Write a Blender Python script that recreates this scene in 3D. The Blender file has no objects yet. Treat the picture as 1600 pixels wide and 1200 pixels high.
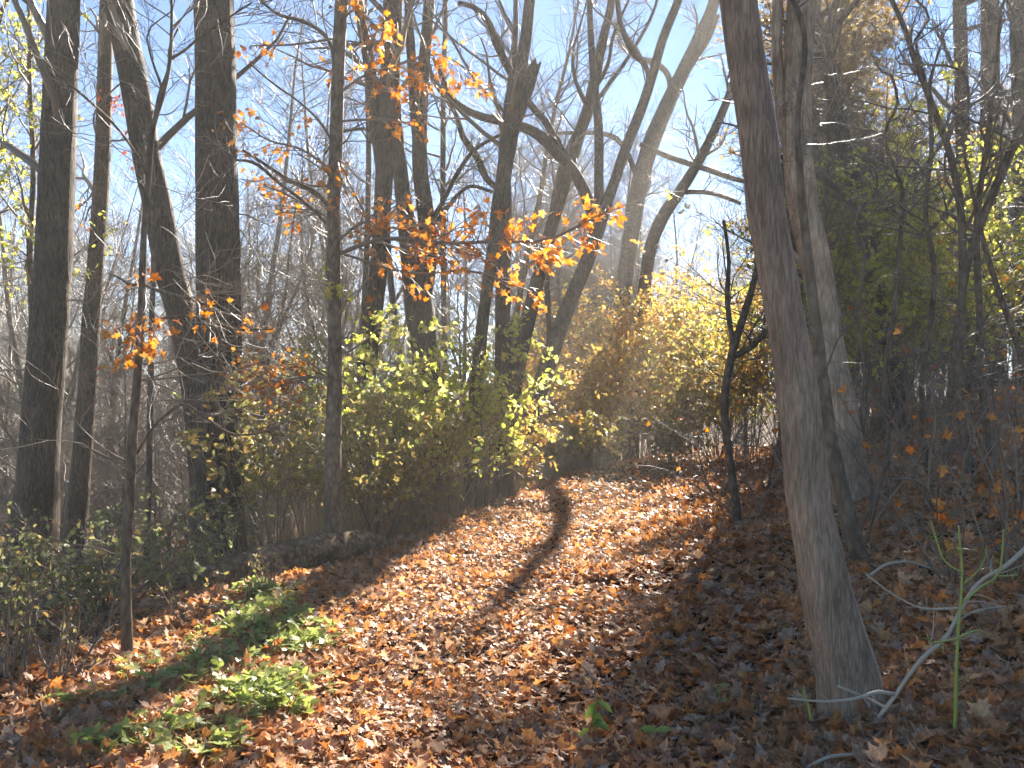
import bpy, math
import numpy as np
rng = np.random.default_rng(11)
S = bpy.context.scene
C = S.collection
R = math.radians

# ------------------------------------------------------------------ camera, sky, sun, exposure
F, CX, HY, EYE = 1350.0, 800.0, 640.0, 1.6          # focal length in photo pixels, centre, horizon row, eye height
cam = bpy.data.objects.new('camera', bpy.data.cameras.new('camera')); C.objects.link(cam)
cam.location = (0, 0, EYE); cam.rotation_euler = (R(90), 0, 0)
cam.data.sensor_width = 36; cam.data.lens = F/1600*36; cam.data.shift_y = (HY-600)/1600
cam.data.clip_start = 0.05; cam.data.clip_end = 2000
S.camera = cam
SUN_AZ, SUN_EL = R(20.0), R(31.5)
w = bpy.data.worlds.new('World'); S.world = w; w.use_nodes = True
nt = w.node_tree
sky = nt.nodes.new('ShaderNodeTexSky'); sky.sky_type = 'NISHITA'; sky.sun_disc = False
sky.sun_elevation = SUN_EL; sky.sun_rotation = SUN_AZ
sky.air_density = 0.7; sky.dust_density = 0.0; sky.ozone_density = 2.2
hsv = nt.nodes.new('ShaderNodeHueSaturation'); hsv.inputs['Hue'].default_value = .496; hsv.inputs['Saturation'].default_value = 1.25; hsv.inputs['Value'].default_value = .68
nt.links.new(sky.outputs[0], hsv.inputs['Color']); nt.links.new(hsv.outputs[0], nt.nodes['Background'].inputs[0])
nt.nodes['Background'].inputs[1].default_value = 0.052
sl = bpy.data.lights.new('sun', 'SUN'); sl.energy = 5.0; sl.angle = R(0.53); sl.color = (1, 0.93, 0.82)
sun = bpy.data.objects.new('sun', sl); C.objects.link(sun)
sun.rotation_euler = (math.pi/2 - SUN_EL, 0, math.pi - SUN_AZ)
S.view_settings.view_transform = 'Standard'; S.view_settings.look = 'None'
S.view_settings.exposure = 2.6; S.view_settings.gamma = 1
S.cycles.use_denoising = True
S.cycles.max_bounces = 7; S.cycles.transparent_max_bounces = 4; S.cycles.volume_bounces = 0
S.cycles.sample_clamp_indirect = 6

# ------------------------------------------------------------------ tags and builders
def tag(o, label=None, cat=None, group=None, kind=None):
    if label: o['label'] = label
    if cat: o['category'] = cat
    if group: o['group'] = group
    if kind: o['kind'] = kind
    return o

def empty(name, loc, rz=0.0):
    o = bpy.data.objects.new(name, None); C.objects.link(o)
    o.location = loc; o.rotation_euler = (0, 0, rz); o.empty_display_size = 0.2
    return o

class MB:
    def __init__(s): s.v = []; s.q = []; s.t = []; s.n = 0
    def add(s, v, q=None, t=None):
        v = np.asarray(v, float).reshape(-1, 3)
        if q is not None and len(q): s.q.append(np.asarray(q).reshape(-1, 4) + s.n)
        if t is not None and len(t): s.t.append(np.asarray(t).reshape(-1, 3) + s.n)
        s.v.append(v); s.n += len(v)
    def build(s, name, mat, parent=None, origin=(0, 0, 0), smooth=True):
        v = np.concatenate(s.v) - np.asarray(origin, float)
        q = np.concatenate(s.q) if s.q else np.zeros((0, 4), int)
        t = np.concatenate(s.t) if s.t else np.zeros((0, 3), int)
        me = bpy.data.meshes.new(name)
        me.vertices.add(len(v)); me.vertices.foreach_set('co', v.astype(np.float32).ravel())
        loops = np.concatenate([q.ravel(), t.ravel()]).astype(np.int32)
        me.loops.add(len(loops)); me.loops.foreach_set('vertex_index', loops)
        tot = np.concatenate([np.full(len(q), 4), np.full(len(t), 3)]).astype(np.int32)
        st = np.concatenate([[0], np.cumsum(tot)[:-1]]).astype(np.int32)
        me.polygons.add(len(tot)); me.polygons.foreach_set('loop_start', st); me.polygons.foreach_set('loop_total', tot)
        me.polygons.foreach_set('use_smooth', np.full(len(tot), smooth))
        me.update(calc_edges=True); me.validate()
        me.materials.append(mat)
        o = bpy.data.objects.new(name, me); C.objects.link(o)
        if parent is not None: o.parent = parent
        else: o.location = origin
        return o

def unit(a): return a/np.maximum(np.linalg.norm(a, axis=-1, keepdims=True), 1e-9)

def tubes(mb, P, Rd, n=3, cap=False):
    """P (T,K,3) polylines, Rd (T,K) radii -> tubes of n sides"""
    P = np.asarray(P, float); Rd = np.asarray(Rd, float)
    if P.ndim == 2: P = P[None]; Rd = Rd[None]
    T, K, _ = P.shape
    tan = unit(np.gradient(P, axis=1))
    mean = unit(P[:, -1]-P[:, 0])
    ref = np.where(np.abs(mean[:, 2:3]) > 0.6, np.array([[0, 1.0, 0]]), np.array([[0, 0, 1.0]]))[:, None, :]
    a = unit(np.cross(tan, np.broadcast_to(ref, tan.shape))); b = np.cross(tan, a)
    ang = np.arange(n)*2*math.pi/n
    ring = (a[:, :, None, :]*np.cos(ang)[None, None, :, None] + b[:, :, None, :]*np.sin(ang)[None, None, :, None])
    V = P[:, :, None, :] + ring*Rd[:, :, None, None] if Rd.ndim == 2 else P[:, :, None, :] + ring*Rd[..., None]
    idx = np.arange(T*K*n).reshape(T, K, n)
    i0 = idx[:, :-1]; i1 = idx[:, 1:]
    q = np.stack([i0, np.roll(i0, -1, 2), np.roll(i1, -1, 2), i1], -1).reshape(-1, 4)
    t = None
    if cap:
        e = []
        for k in range(1, n-1):
            e.append(np.stack([idx[:, -1, 0], idx[:, -1, k], idx[:, -1, k+1]], -1))
            e.append(np.stack([idx[:, 0, 0], idx[:, 0, k+1], idx[:, 0, k]], -1))
        t = np.concatenate(e)
    mb.add(V.reshape(-1, 3), q, t)

def grow(org, d, L, K=5, wob=0.15, up=0.05):
    T = len(org); L = np.broadcast_to(np.asarray(L, float), (T,))
    pts = np.empty((T, K, 3)); pts[:, 0] = org; d = unit(d)
    for i in range(1, K):
        d = unit(d + rng.normal(0, wob, (T, 3)) + np.array([0, 0, up]))
        pts[:, i] = pts[:, i-1] + d*(L/(K-1))[:, None]
    return pts

def along(P, t):
    T, K, _ = P.shape
    f = np.clip(t*(K-1), 0, K-1.001); i = f.astype(int); fr = (f-i)[:, None]
    r = np.arange(T)
    p = P[r, i]*(1-fr)+P[r, i+1]*fr
    return p, unit(P[r, i+1]-P[r, i]), i, fr[:, 0]

def spawn(P, Rd, k, t0, t1, L, ang=(35, 70), K=5, wob=0.15, up=0.05, rr=0.55, taper=0.35, lt=0.5, rmax=9.0):
    """k children on each parent polyline; L child length at t=0, shrinking by lt towards the tip"""
    Pk = np.repeat(P, k, 0); Rk = np.repeat(Rd, k, 0); T = len(Pk)
    t = rng.uniform(t0, t1, T)
    o, tn, i, fr = along(Pk, t)
    r = Rk[np.arange(T), i]*(1-fr)+Rk[np.arange(T), i+1]*fr
    pr = unit(np.cross(tn, rng.normal(0, 1, (T, 3))))
    a = np.radians(rng.uniform(*ang, T))[:, None]
    d = tn*np.cos(a)+pr*np.sin(a)
    Lr = np.broadcast_to(np.asarray(L, float), (len(P),)); Lk = np.repeat(Lr, k)*(1-lt*(t-t0)/max(t1-t0, 1e-6))*rng.uniform(0.6, 1.15, T)
    C_ = grow(o, d, Lk, K, wob, up)
    r0 = np.minimum(r*rr, rmax)*rng.uniform(0.8, 1.1, T)
    Rc = r0[:, None]*np.linspace(1, taper, K)[None]
    return C_, Rc

# leaf shapes: (verts, quads/tris); x across, y along the leaf, base at the origin, length 1
def oval():
    v = [(0, 0, 0), (-.30, .28, .06), (-.27, .66, .07), (0, 1, -.03), (.27, .66, .07), (.30, .28, .06), (0, .45, 0)]
    t = [(0, 6, 1), (1, 6, 2), (2, 6, 3), (3, 6, 4), (4, 6, 5), (5, 6, 0)]
    return np.array(v, float), np.array(t)
def rhomb():
    return np.array([(0, 0, 0), (-.33, .5, .08), (0, 1, -.02), (.33, .5, .08)], float), np.array([(0, 3, 2), (0, 2, 1)])
def maple(full=True):
    half = [(0.03, 0.02), (.20, -.06), (.44, .04), (.30, .22), (.52, .44), (.34, .46), (.20, .56), (.24, .76), (.10, .72)] if full else \
           [(0.03, 0.0), (.36, -.02), (.24, .26), (.52, .44), (.20, .54), (.18, .74)]
    pts = half + [(0, 1.0)] + [(-x, y) for x, y in half[::-1]]
    v = [(0, .34, 0)] + [(x, y, 0) for x, y in pts]
    n = len(pts)
    return np.array(v, float), np.array([(0, 1+i, 1+(i+1) % n) for i in range(n)])
def lobed():   # toothed leaflets of a ground plant, three in a fan
    vs = []; ts = []; n = 0
    for a, s in ((0, 1.0), (62, .78), (-62, .78)):
        c, q = math.cos(R(a)), math.sin(R(a))
        o = [(0, 0), (.12, .22), (.30, .30), (.22, .46), (.34, .62), (.18, .72), (.14, .9), (0, 1), (-.14, .9), (-.18, .72), (-.34, .62), (-.22, .46), (-.30, .30), (-.12, .22)]
        m = [(0, .5)] + o
        for x, y in m:
            x *= s*.9; y *= s
            vs.append((c*x+q*y, -q*x+c*y, 0.10*abs(x)))
        for i in range(len(o)): ts.append((n, n+1+i, n+1+(i+1) % len(o)))
        n += len(m)
    return np.array(vs, float), np.array(ts)
def slender():
    v = [(0, 0, 0), (-.17, .22, .04), (-.22, .45, .06), (-.14, .72, .03), (0, 1, -.05), (.14, .72, .03), (.22, .45, .06), (.17, .22, .04), (0, .3, 0), (0, .7, -.01)]
    t = [(0, 8, 1), (1, 8, 2), (8, 9, 2), (2, 9, 3), (3, 9, 4), (4, 9, 5), (5, 9, 6), (6, 9, 8), (6, 8, 7), (7, 8, 0)]
    return np.array(v, float), np.array(t)
SH = dict(slender=slender(), oval=oval(), rhomb=rhomb(), maple=maple(True), star=maple(False), lobed=lobed())

def leaves(mb, pos, ax, nm, size, shape='rhomb', curl=0.25):
    """ax: direction of the leaf, nm: approximate normal"""
    v, t = SH[shape]; N = len(pos)
    y = unit(ax); x = unit(np.cross(y, nm)); z = np.cross(x, y)
    size = np.broadcast_to(np.asarray(size, float), (N,))
    c1 = rng.normal(0, curl, N)[:, None]; c2 = rng.normal(0, curl, N)[:, None]; c3 = rng.normal(0, curl*.6, N)[:, None]
    X = v[None, :, 0]; Y = v[None, :, 1]
    Z = v[None, :, 2] + c1*(X**2)*2.2 + c2*(Y-.4)**2*1.4 + c3*X*Y*1.6
    X = X*(1+rng.uniform(-.25, .1, N)[:, None])
    L = x[:, None, :]*X[..., None] + y[:, None, :]*Y[..., None] + z[:, None, :]*Z[..., None]
    V = pos[:, None, :] + L*size[:, None, None]
    T = (t[None] + (np.arange(N)*len(v))[:, None, None]).reshape(-1, 3)
    mb.add(V.reshape(-1, 3), None, T)

def rnd_dir(n, zf=1.0, zo=0.0):
    d = rng.normal(0, 1, (n, 3)); d[:, 2] = d[:, 2]*zf+zo
    return unit(d)

# ------------------------------------------------------------------ materials
def newmat(name):
    m = bpy.data.materials.new(name); m.use_nodes = True; m.node_tree.nodes.clear()
    return m, m.node_tree.nodes, m.node_tree.links
def ramp(N, cols, interp='LINEAR'):
    r = N.new('ShaderNodeValToRGB'); r.color_ramp.interpolation = interp
    e = r.color_ramp.elements
    while len(e) < len(cols): e.new(0.5)
    for i, c in enumerate(cols):
        e[i].position = i/max(1, len(cols)-1) if len(c) == 3 else c[3]
        e[i].color = (c[0], c[1], c[2], 1)
    return r
def leafmat(name, cols, trans=0.5, rough=0.45, gloss=0.35, spot=0.5):
    m, N, L = newmat(name)
    geo = N.new('ShaderNodeNewGeometry'); r = ramp(N, cols, 'CONSTANT' if False else 'LINEAR')
    L.new(geo.outputs['Random Per Island'], r.inputs[0])
    tc = N.new('ShaderNodeTexCoord'); ns = N.new('ShaderNodeTexNoise'); ns.inputs['Scale'].default_value = 45; ns.inputs['Detail'].default_value = 3
    L.new(tc.outputs['Object'], ns.inputs['Vector'])
    mr = N.new('ShaderNodeMapRange'); mr.inputs[1].default_value = .35; mr.inputs[2].default_value = .7
    mr.inputs[3].default_value = 1.0; mr.inputs[4].default_value = 1-spot
    L.new(ns.outputs[0], mr.inputs[0])
    mul = N.new('ShaderNodeVectorMath'); mul.operation = 'SCALE'
    L.new(r.outputs[0], mul.inputs[0]); L.new(mr.outputs[0], mul.inputs['Scale'])
    b = N.new('ShaderNodeBsdfPrincipled'); b.inputs['Roughness'].default_value = rough; b.inputs['Specular IOR Level'].default_value = gloss
    L.new(mul.outputs[0], b.inputs['Base Color'])
    tr = N.new('ShaderNodeBsdfTranslucent')
    hs = N.new('ShaderNodeHueSaturation'); hs.inputs['Saturation'].default_value = 1.1; hs.inputs['Value'].default_value = 1.15
    L.new(mul.outputs[0], hs.inputs['Color']); L.new(hs.outputs[0], tr.inputs[0])
    mx = N.new('ShaderNodeMixShader'); mx.inputs[0].default_value = trans
    L.new(b.outputs[0], mx.inputs[1]); L.new(tr.outputs[0], mx.inputs[2])
    o = N.new('ShaderNodeOutputMaterial'); L.new(mx.outputs[0], o.inputs[0])
    return m
def barkmat(name, dark, light, sc=(26, 26, 3.2), bump=0.6, rough=0.8, dist=0.02, spec=0.3, moss=None, vw=0.7):
    m, N, L = newmat(name)
    tc = N.new('ShaderNodeTexCoord'); mp = N.new('ShaderNodeMapping'); mp.inputs['Scale'].default_value = sc
    L.new(tc.outputs['Object'], mp.inputs[0])
    n1 = N.new('ShaderNodeTexNoise'); n1.inputs['Scale'].default_value = 1; n1.inputs['Detail'].default_value = 6; n1.inputs['Roughness'].default_value = .6; n1.inputs['Distortion'].default_value = .6
    L.new(mp.outputs[0], n1.inputs['Vector'])
    vo = N.new('ShaderNodeTexVoronoi'); vo.feature = 'DISTANCE_TO_EDGE'; vo.inputs['Scale'].default_value = 1.3
    L.new(mp.outputs[0], vo.inputs['Vector'])
    ad = N.new('ShaderNodeMath'); ad.operation = 'MULTIPLY_ADD'; ad.inputs[1].default_value = vw
    L.new(vo.outputs['Distance'], ad.inputs[0]); L.new(n1.outputs[0], ad.inputs[2])
    r = ramp(N, [dark + (.42,), tuple((a+b)/2 for a, b in zip(dark, light)) + (.6,), light + (.8,)])
    L.new(ad.outputs[0], r.inputs[0])
    n2 = N.new('ShaderNodeTexNoise'); n2.inputs['Scale'].default_value = 2.2; n2.inputs['Detail'].default_value = 4
    L.new(tc.outputs['Object'], n2.inputs['Vector'])
    mr = N.new('ShaderNodeMapRange'); mr.inputs[1].default_value = .3; mr.inputs[2].default_value = .7; mr.inputs[3].default_value = .65; mr.inputs[4].default_value = 1.25
    L.new(n2.outputs[0], mr.inputs[0])
    mul = N.new('ShaderNodeVectorMath'); mul.operation = 'SCALE'
    L.new(r.outputs[0], mul.inputs[0]); L.new(mr.outputs[0], mul.inputs['Scale'])
    col = mul.outputs[0]
    if moss:
        n3 = N.new('ShaderNodeTexNoise'); n3.inputs['Scale'].default_value = 5; n3.inputs['Detail'].default_value = 5
        L.new(tc.outputs['Object'], n3.inputs['Vector'])
        mm = N.new('ShaderNodeMapRange'); mm.inputs[1].default_value = .52; mm.inputs[2].default_value = .68; mm.inputs[4].default_value = .8
        L.new(n3.outputs[0], mm.inputs[0])
        mix = N.new('ShaderNodeMix'); mix.data_type = 'RGBA'; mix.inputs[7].default_value = moss + (1,)
        L.new(mm.outputs[0], mix.inputs[0]); L.new(col, mix.inputs[6]); col = mix.outputs[2]
    b = N.new('ShaderNodeBsdfPrincipled'); b.inputs['Roughness'].default_value = rough; b.inputs['Specular IOR Level'].default_value = spec
    L.new(col, b.inputs['Base Color'])
    bp = N.new('ShaderNodeBump'); bp.inputs['Strength'].default_value = bump; bp.inputs['Distance'].default_value = dist
    L.new(ad.outputs[0], bp.inputs['Height']); L.new(bp.outputs[0], b.inputs['Normal'])
    o = N.new('ShaderNodeOutputMaterial'); L.new(b.outputs[0], o.inputs[0])
    return m
def twigmat(name, c1, c2, rough=0.5, spec=0.5):
    m, N, L = newmat(name)
    geo = N.new('ShaderNodeNewGeometry'); r = ramp(N, [c1, c2])
    L.new(geo.outputs['Random Per Island'], r.inputs[0])
    b = N.new('ShaderNodeBsdfPrincipled'); b.inputs['Roughness'].default_value = rough; b.inputs['Specular IOR Level'].default_value = spec
    L.new(r.outputs[0], b.inputs['Base Color'])
    o = N.new('ShaderNodeOutputMaterial'); L.new(b.outputs[0], o.inputs[0])
    return m

B_BARK = barkmat('furrowed_bark', (.028, .02, .014), (.14, .10, .07), sc=(30, 30, 6), bump=.9)
B_BROWN = barkmat('red_brown_bark', (.21, .14, .092), (.46, .32, .22), sc=(55, 55, 7), bump=.6, dist=.009, vw=.45)
B_SMOOTH = barkmat('smooth_bark', (.085, .062, .042), (.21, .158, .108), sc=(14, 14, 6), bump=.3, dist=.01)
B_LOG = barkmat('rotting_log', (.08, .055, .034), (.34, .24, .15), sc=(10, 10, 10), bump=.6, rough=.95, spec=.1, moss=(.06, .075, .025))
TW = twigmat('twig_bark', (.11, .08, .055), (.24, .18, .125))
TW_D = twigmat('dark_twig_bark', (.065, .048, .036), (.15, .115, .085))
TW_F = twigmat('far_twig_bark', (.13, .115, .10), (.22, .195, .17))
TW_P = twigmat('pale_dead_wood', (.34, .27, .19), (.54, .45, .34), rough=.4)
TW_G = twigmat('green_twig_bark', (.26, .30, .05), (.36, .38, .09), rough=.4)
STRAW = twigmat('dry_stalks', (.22, .16, .08), (.40, .31, .16), rough=.6)

L_ORANGE = leafmat('orange_maple_leaves', [(.62, .18, .04), (.74, .30, .07), (.82, .42, .14), (.52, .17, .05)], .6)
L_RED = leafmat('red_maple_leaves', [(.36, .07, .03), (.50, .12, .04), (.55, .18, .06)], .5)
L_YG = leafmat('yellow_green_leaves', [(.58, .60, .11), (.74, .72, .18), (.50, .56, .10), (.80, .68, .24), (.42, .46, .09)], .68)
L_GREEN = leafmat('green_shrub_leaves', [(.24, .32, .09), (.44, .46, .15), (.62, .55, .22), (.30, .34, .10), (.66, .50, .24), (.36, .28, .12)], .5)
L_GOLD = leafmat('golden_shrub_leaves', [(.68, .44, .12), (.78, .52, .20), (.50, .40, .10), (.72, .36, .11), (.52, .46, .12)], .5)
L_OLIVE = leafmat('olive_shrub_leaves', [(.30, .27, .09), (.42, .36, .13), (.50, .38, .15), (.36, .22, .09), (.42, .42, .12)], .5)
L_BROWN = leafmat('brown_tree_leaves', [(.38, .26, .12), (.50, .34, .15), (.44, .36, .14), (.34, .20, .09)], .5)
L_PLANT = leafmat('green_plant_leaves', [(.22, .27, .07), (.36, .41, .12), (.27, .32, .09), (.48, .50, .18)], .5, rough=.4, gloss=.5, spot=.25)
L_BRAMBLE = leafmat('bramble_leaves', [(.18, .22, .09), (.34, .34, .14), (.28, .30, .16), (.46, .40, .16), (.42, .22, .09)], .45)
LITTER = leafmat('leaf_litter', [(.52, .19, .07), (.66, .32, .13), (.38, .19, .10), (.68, .47, .29), (.58, .24, .09), (.32, .17, .10), (.64, .47, .34), (.64, .29, .11), (.72, .40, .18)], .42, rough=.5, gloss=.3)
GRASS = leafmat('grass_blades', [(.10, .17, .03), (.20, .26, .06), (.30, .28, .10)], .4)

# ------------------------------------------------------------------ terrain
_py = np.array([-30, 4, 8.5, 13.5, 18, 22, 26, 30, 36, 60, 200.]); _px = np.array([-.6, -.35, -.3, .7, 2.2, 3.6, 5.6, 8.5, 14, 40, 200.])
def xc(y): return np.interp(y, _py, _px)
_ey = np.array([-30, 5, 7, 9.5, 14, 200.]); _ex = np.array([4.2, 3.9, 3.3, 2.0, 1.8, 1.8])
def sp(d, k=0.5): return np.logaddexp(0, d/k)*k
def H(x, y):
    x = np.asarray(x, float); y = np.asarray(y, float)
    u = x-xc(y); e = np.interp(y, _ey, _ex)
    l = -sp(-u-e, .5)*.30; l = -6*np.tanh(-l/6)
    r = sp(u-1.5, .4)*.28; r = 9*np.tanh(r/9)
    z = l + r + 0.012*np.clip(y-10, 0, 20)
    z = z + .035*np.sin(x*1.7+y*.9)*np.cos(y*1.3-x*.6) + .02*np.sin(x*4.1)*np.sin(y*3.7) - .05*np.exp(-(u/1.1)**2)
    far = np.clip((np.hypot(x, y)-40)/60, 0, 1)
    return z + far*1.5*np.sin(x*.05)*np.cos(y*.04) + 11*np.clip((np.hypot(x, y)-55)/60, 0, 1)**1.3
def P(px, py, Y): return np.array([(px-CX)/F*Y, Y, EYE+(HY-py)/F*Y])
def ground_at(px, Y):
    x = (px-CX)/F*Y; return np.array([x, Y, float(H(x, Y))])

def sheet(x0, x1, nx, y0, y1, ny, fx=None, fy=None):
    xs = fx if fx is not None else np.linspace(x0, x1, nx); ys = fy if fy is not None else np.linspace(y0, y1, ny)
    X, Y = np.meshgrid(xs, ys); Z = H(X, Y)
    V = np.stack([X, Y, Z], -1).reshape(-1, 3); i = np.arange(len(V)).reshape(len(ys), len(xs))
    q = np.stack([i[:-1, :-1], i[:-1, 1:], i[1:, 1:], i[1:, :-1]], -1).reshape(-1, 4)
    return V, q
m, N, L = newmat('forest_floor')
tc = N.new('ShaderNodeTexCoord'); n1 = N.new('ShaderNodeTexNoise'); n1.inputs['Scale'].default_value = 9; n1.inputs['Detail'].default_value = 8
L.new(tc.outputs['Object'], n1.inputs['Vector'])
r = ramp(N, [(.030, .020, .013, .3), (.085, .048, .028, .55), (.16, .085, .045, .75)]); L.new(n1.outputs[0], r.inputs[0])
b = N.new('ShaderNodeBsdfPrincipled'); b.inputs['Roughness'].default_value = 1; b.inputs['Specular IOR Level'].default_value = .03; L.new(r.outputs[0], b.inputs['Base Color'])
bp = N.new('ShaderNodeBump'); bp.inputs['Distance'].default_value = .05; L.new(n1.outputs[0], bp.inputs['Height']); L.new(bp.outputs[0], b.inputs['Normal'])
o_ = N.new('ShaderNodeOutputMaterial'); L.new(b.outputs[0], o_.inputs[0]); FLOOR = m
g = MB()
half = np.concatenate([np.linspace(0, 12, 60), 12+np.geomspace(.3, 170, 40)])
xs = np.unique(np.concatenate([-half, half])); ys = np.concatenate([np.linspace(-25, 0, 25)[:-1], np.linspace(0, 30, 140)[:-1], 30+np.geomspace(.3, 170, 40)])
V, q = sheet(0, 0, 0, 0, 0, 0, xs, ys); g.add(V, q)
tag(g.build('ground', FLOOR), kind='structure')

# fallen leaves
def litter(n, y0, y1, shape, smin, smax, pw=1.0, seedx=None):
    mb = MB(); u = rng.uniform(0, 1, n)
    Y = (y0**(1-pw)+(y1**(1-pw)-y0**(1-pw))*u)**(1/(1-pw)) if pw != 1 else y0*(y1/y0)**u
    X = rng.uniform(-.72, .72, n)*(Y+1.0)
    keep = H(X, Y) > -3.2; X = X[keep]; Y = Y[keep]; n = len(X)
    nz = H(X, Y)
    pos = np.stack([X, Y, nz + rng.uniform(.004, .05, n)], -1)
    nm = unit(np.stack([rng.normal(0, .42, n), rng.normal(0, .42, n), np.ones(n)], -1))
    steep = rng.uniform(0, 1, n) < .12
    nm[steep] = unit(rng.normal(0, 1, (steep.sum(), 3)) + np.array([0, 0, .4])); pos[steep, 2] += .02
    ax = rng.normal(0, 1, (n, 3)); ax = unit(ax - nm*(ax*nm).sum(-1, keepdims=True))
    uu = np.abs(X-xc(Y)); onpath = np.clip(1.4-uu, 0, 1)
    s = rng.uniform(smin, smax, n)*(1-.35*onpath)
    leaves(mb, pos, ax, nm, s, shape, curl=.38)
    return mb
a_ = litter(46000, 2.6, 8.5, 'maple', .055, .118, pw=1.0)
b_ = litter(62000, 8.0, 16, 'star', .07, .13, pw=1.0)
c_ = litter(46000, 15.5, 34, 'rhomb', .10, .18, pw=1.0)
for o in (b_, c_):
    for v in o.v: pass
    for t in o.t: a_.t.append(t+a_.n)
    a_.v += o.v; a_.n += o.n
tag(a_.build('fallen_leaves', LITTER), 'orange and brown fallen maple leaves covering the path and bank', 'leaf litter', kind='stuff')

# ------------------------------------------------------------------ trees
def smooth_line(pts, n):
    """Catmull-Rom through (x,y,z,r) points"""
    p = np.asarray(pts, float)
    if len(p) < 3: return np.array([np.interp(np.linspace(0, 1, n), np.linspace(0, 1, len(p)), p[:, k]) for k in range(p.shape[1])]).T
    d = np.r_[0, np.cumsum(np.linalg.norm(np.diff(p[:, :3], axis=0), axis=1))]
    t = np.linspace(0, d[-1], n); m = np.gradient(p, d, axis=0)
    i = np.clip(np.searchsorted(d, t, 'right')-1, 0, len(p)-2); h = (d[i+1]-d[i]); s = ((t-d[i])/h)[:, None]; h = h[:, None]
    return (2*s**3-3*s**2+1)*p[i]+(s**3-2*s**2+s)*h*m[i]+(-2*s**3+3*s**2)*p[i+1]+(s**3-s**2)*h*m[i+1]

def px_line(trace, Y, ly=0.0):
    """(px,py,width) -> (x,y,z,r); ly: metres of depth gained per metre of height"""
    out = []
    for (x, y, wd) in trace:
        z = EYE+(HY-y)/F*Y; YY = Y+ly*z
        p = P(x, y, YY); out.append((p[0], p[1], p[2], wd/2/F*YY))
    return out

def barky(mb, line, n=14, rough=.05, flare=.35):
    line = np.asarray(line); Pp = line[:, :3]; r = line[:, 3].copy(); K = len(r)
    s = np.r_[0, np.cumsum(np.linalg.norm(np.diff(Pp, axis=0), axis=1))]
    r = r*(1+flare*np.exp(-s/.28))
    ang = np.arange(n)*2*math.pi/n
    ph = rng.uniform(0, 6, 4)
    rr = r[:, None]*(1+rough*(np.sin(3*ang[None]+ph[0]+s[:, None]*.4)+.6*np.sin(5*ang[None]+ph[1]-s[:, None]*.9)) + rough*.7*rng.normal(0, .5, (K, n)) + flare*.35*np.exp(-s/.2)[:, None]*np.sin(5*ang[None]+ph[2]))
    tubes(mb, Pp[None], rr[None], n, cap=True)

def merge_limbs(tr, base_line, n_main):
    return tr

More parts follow.
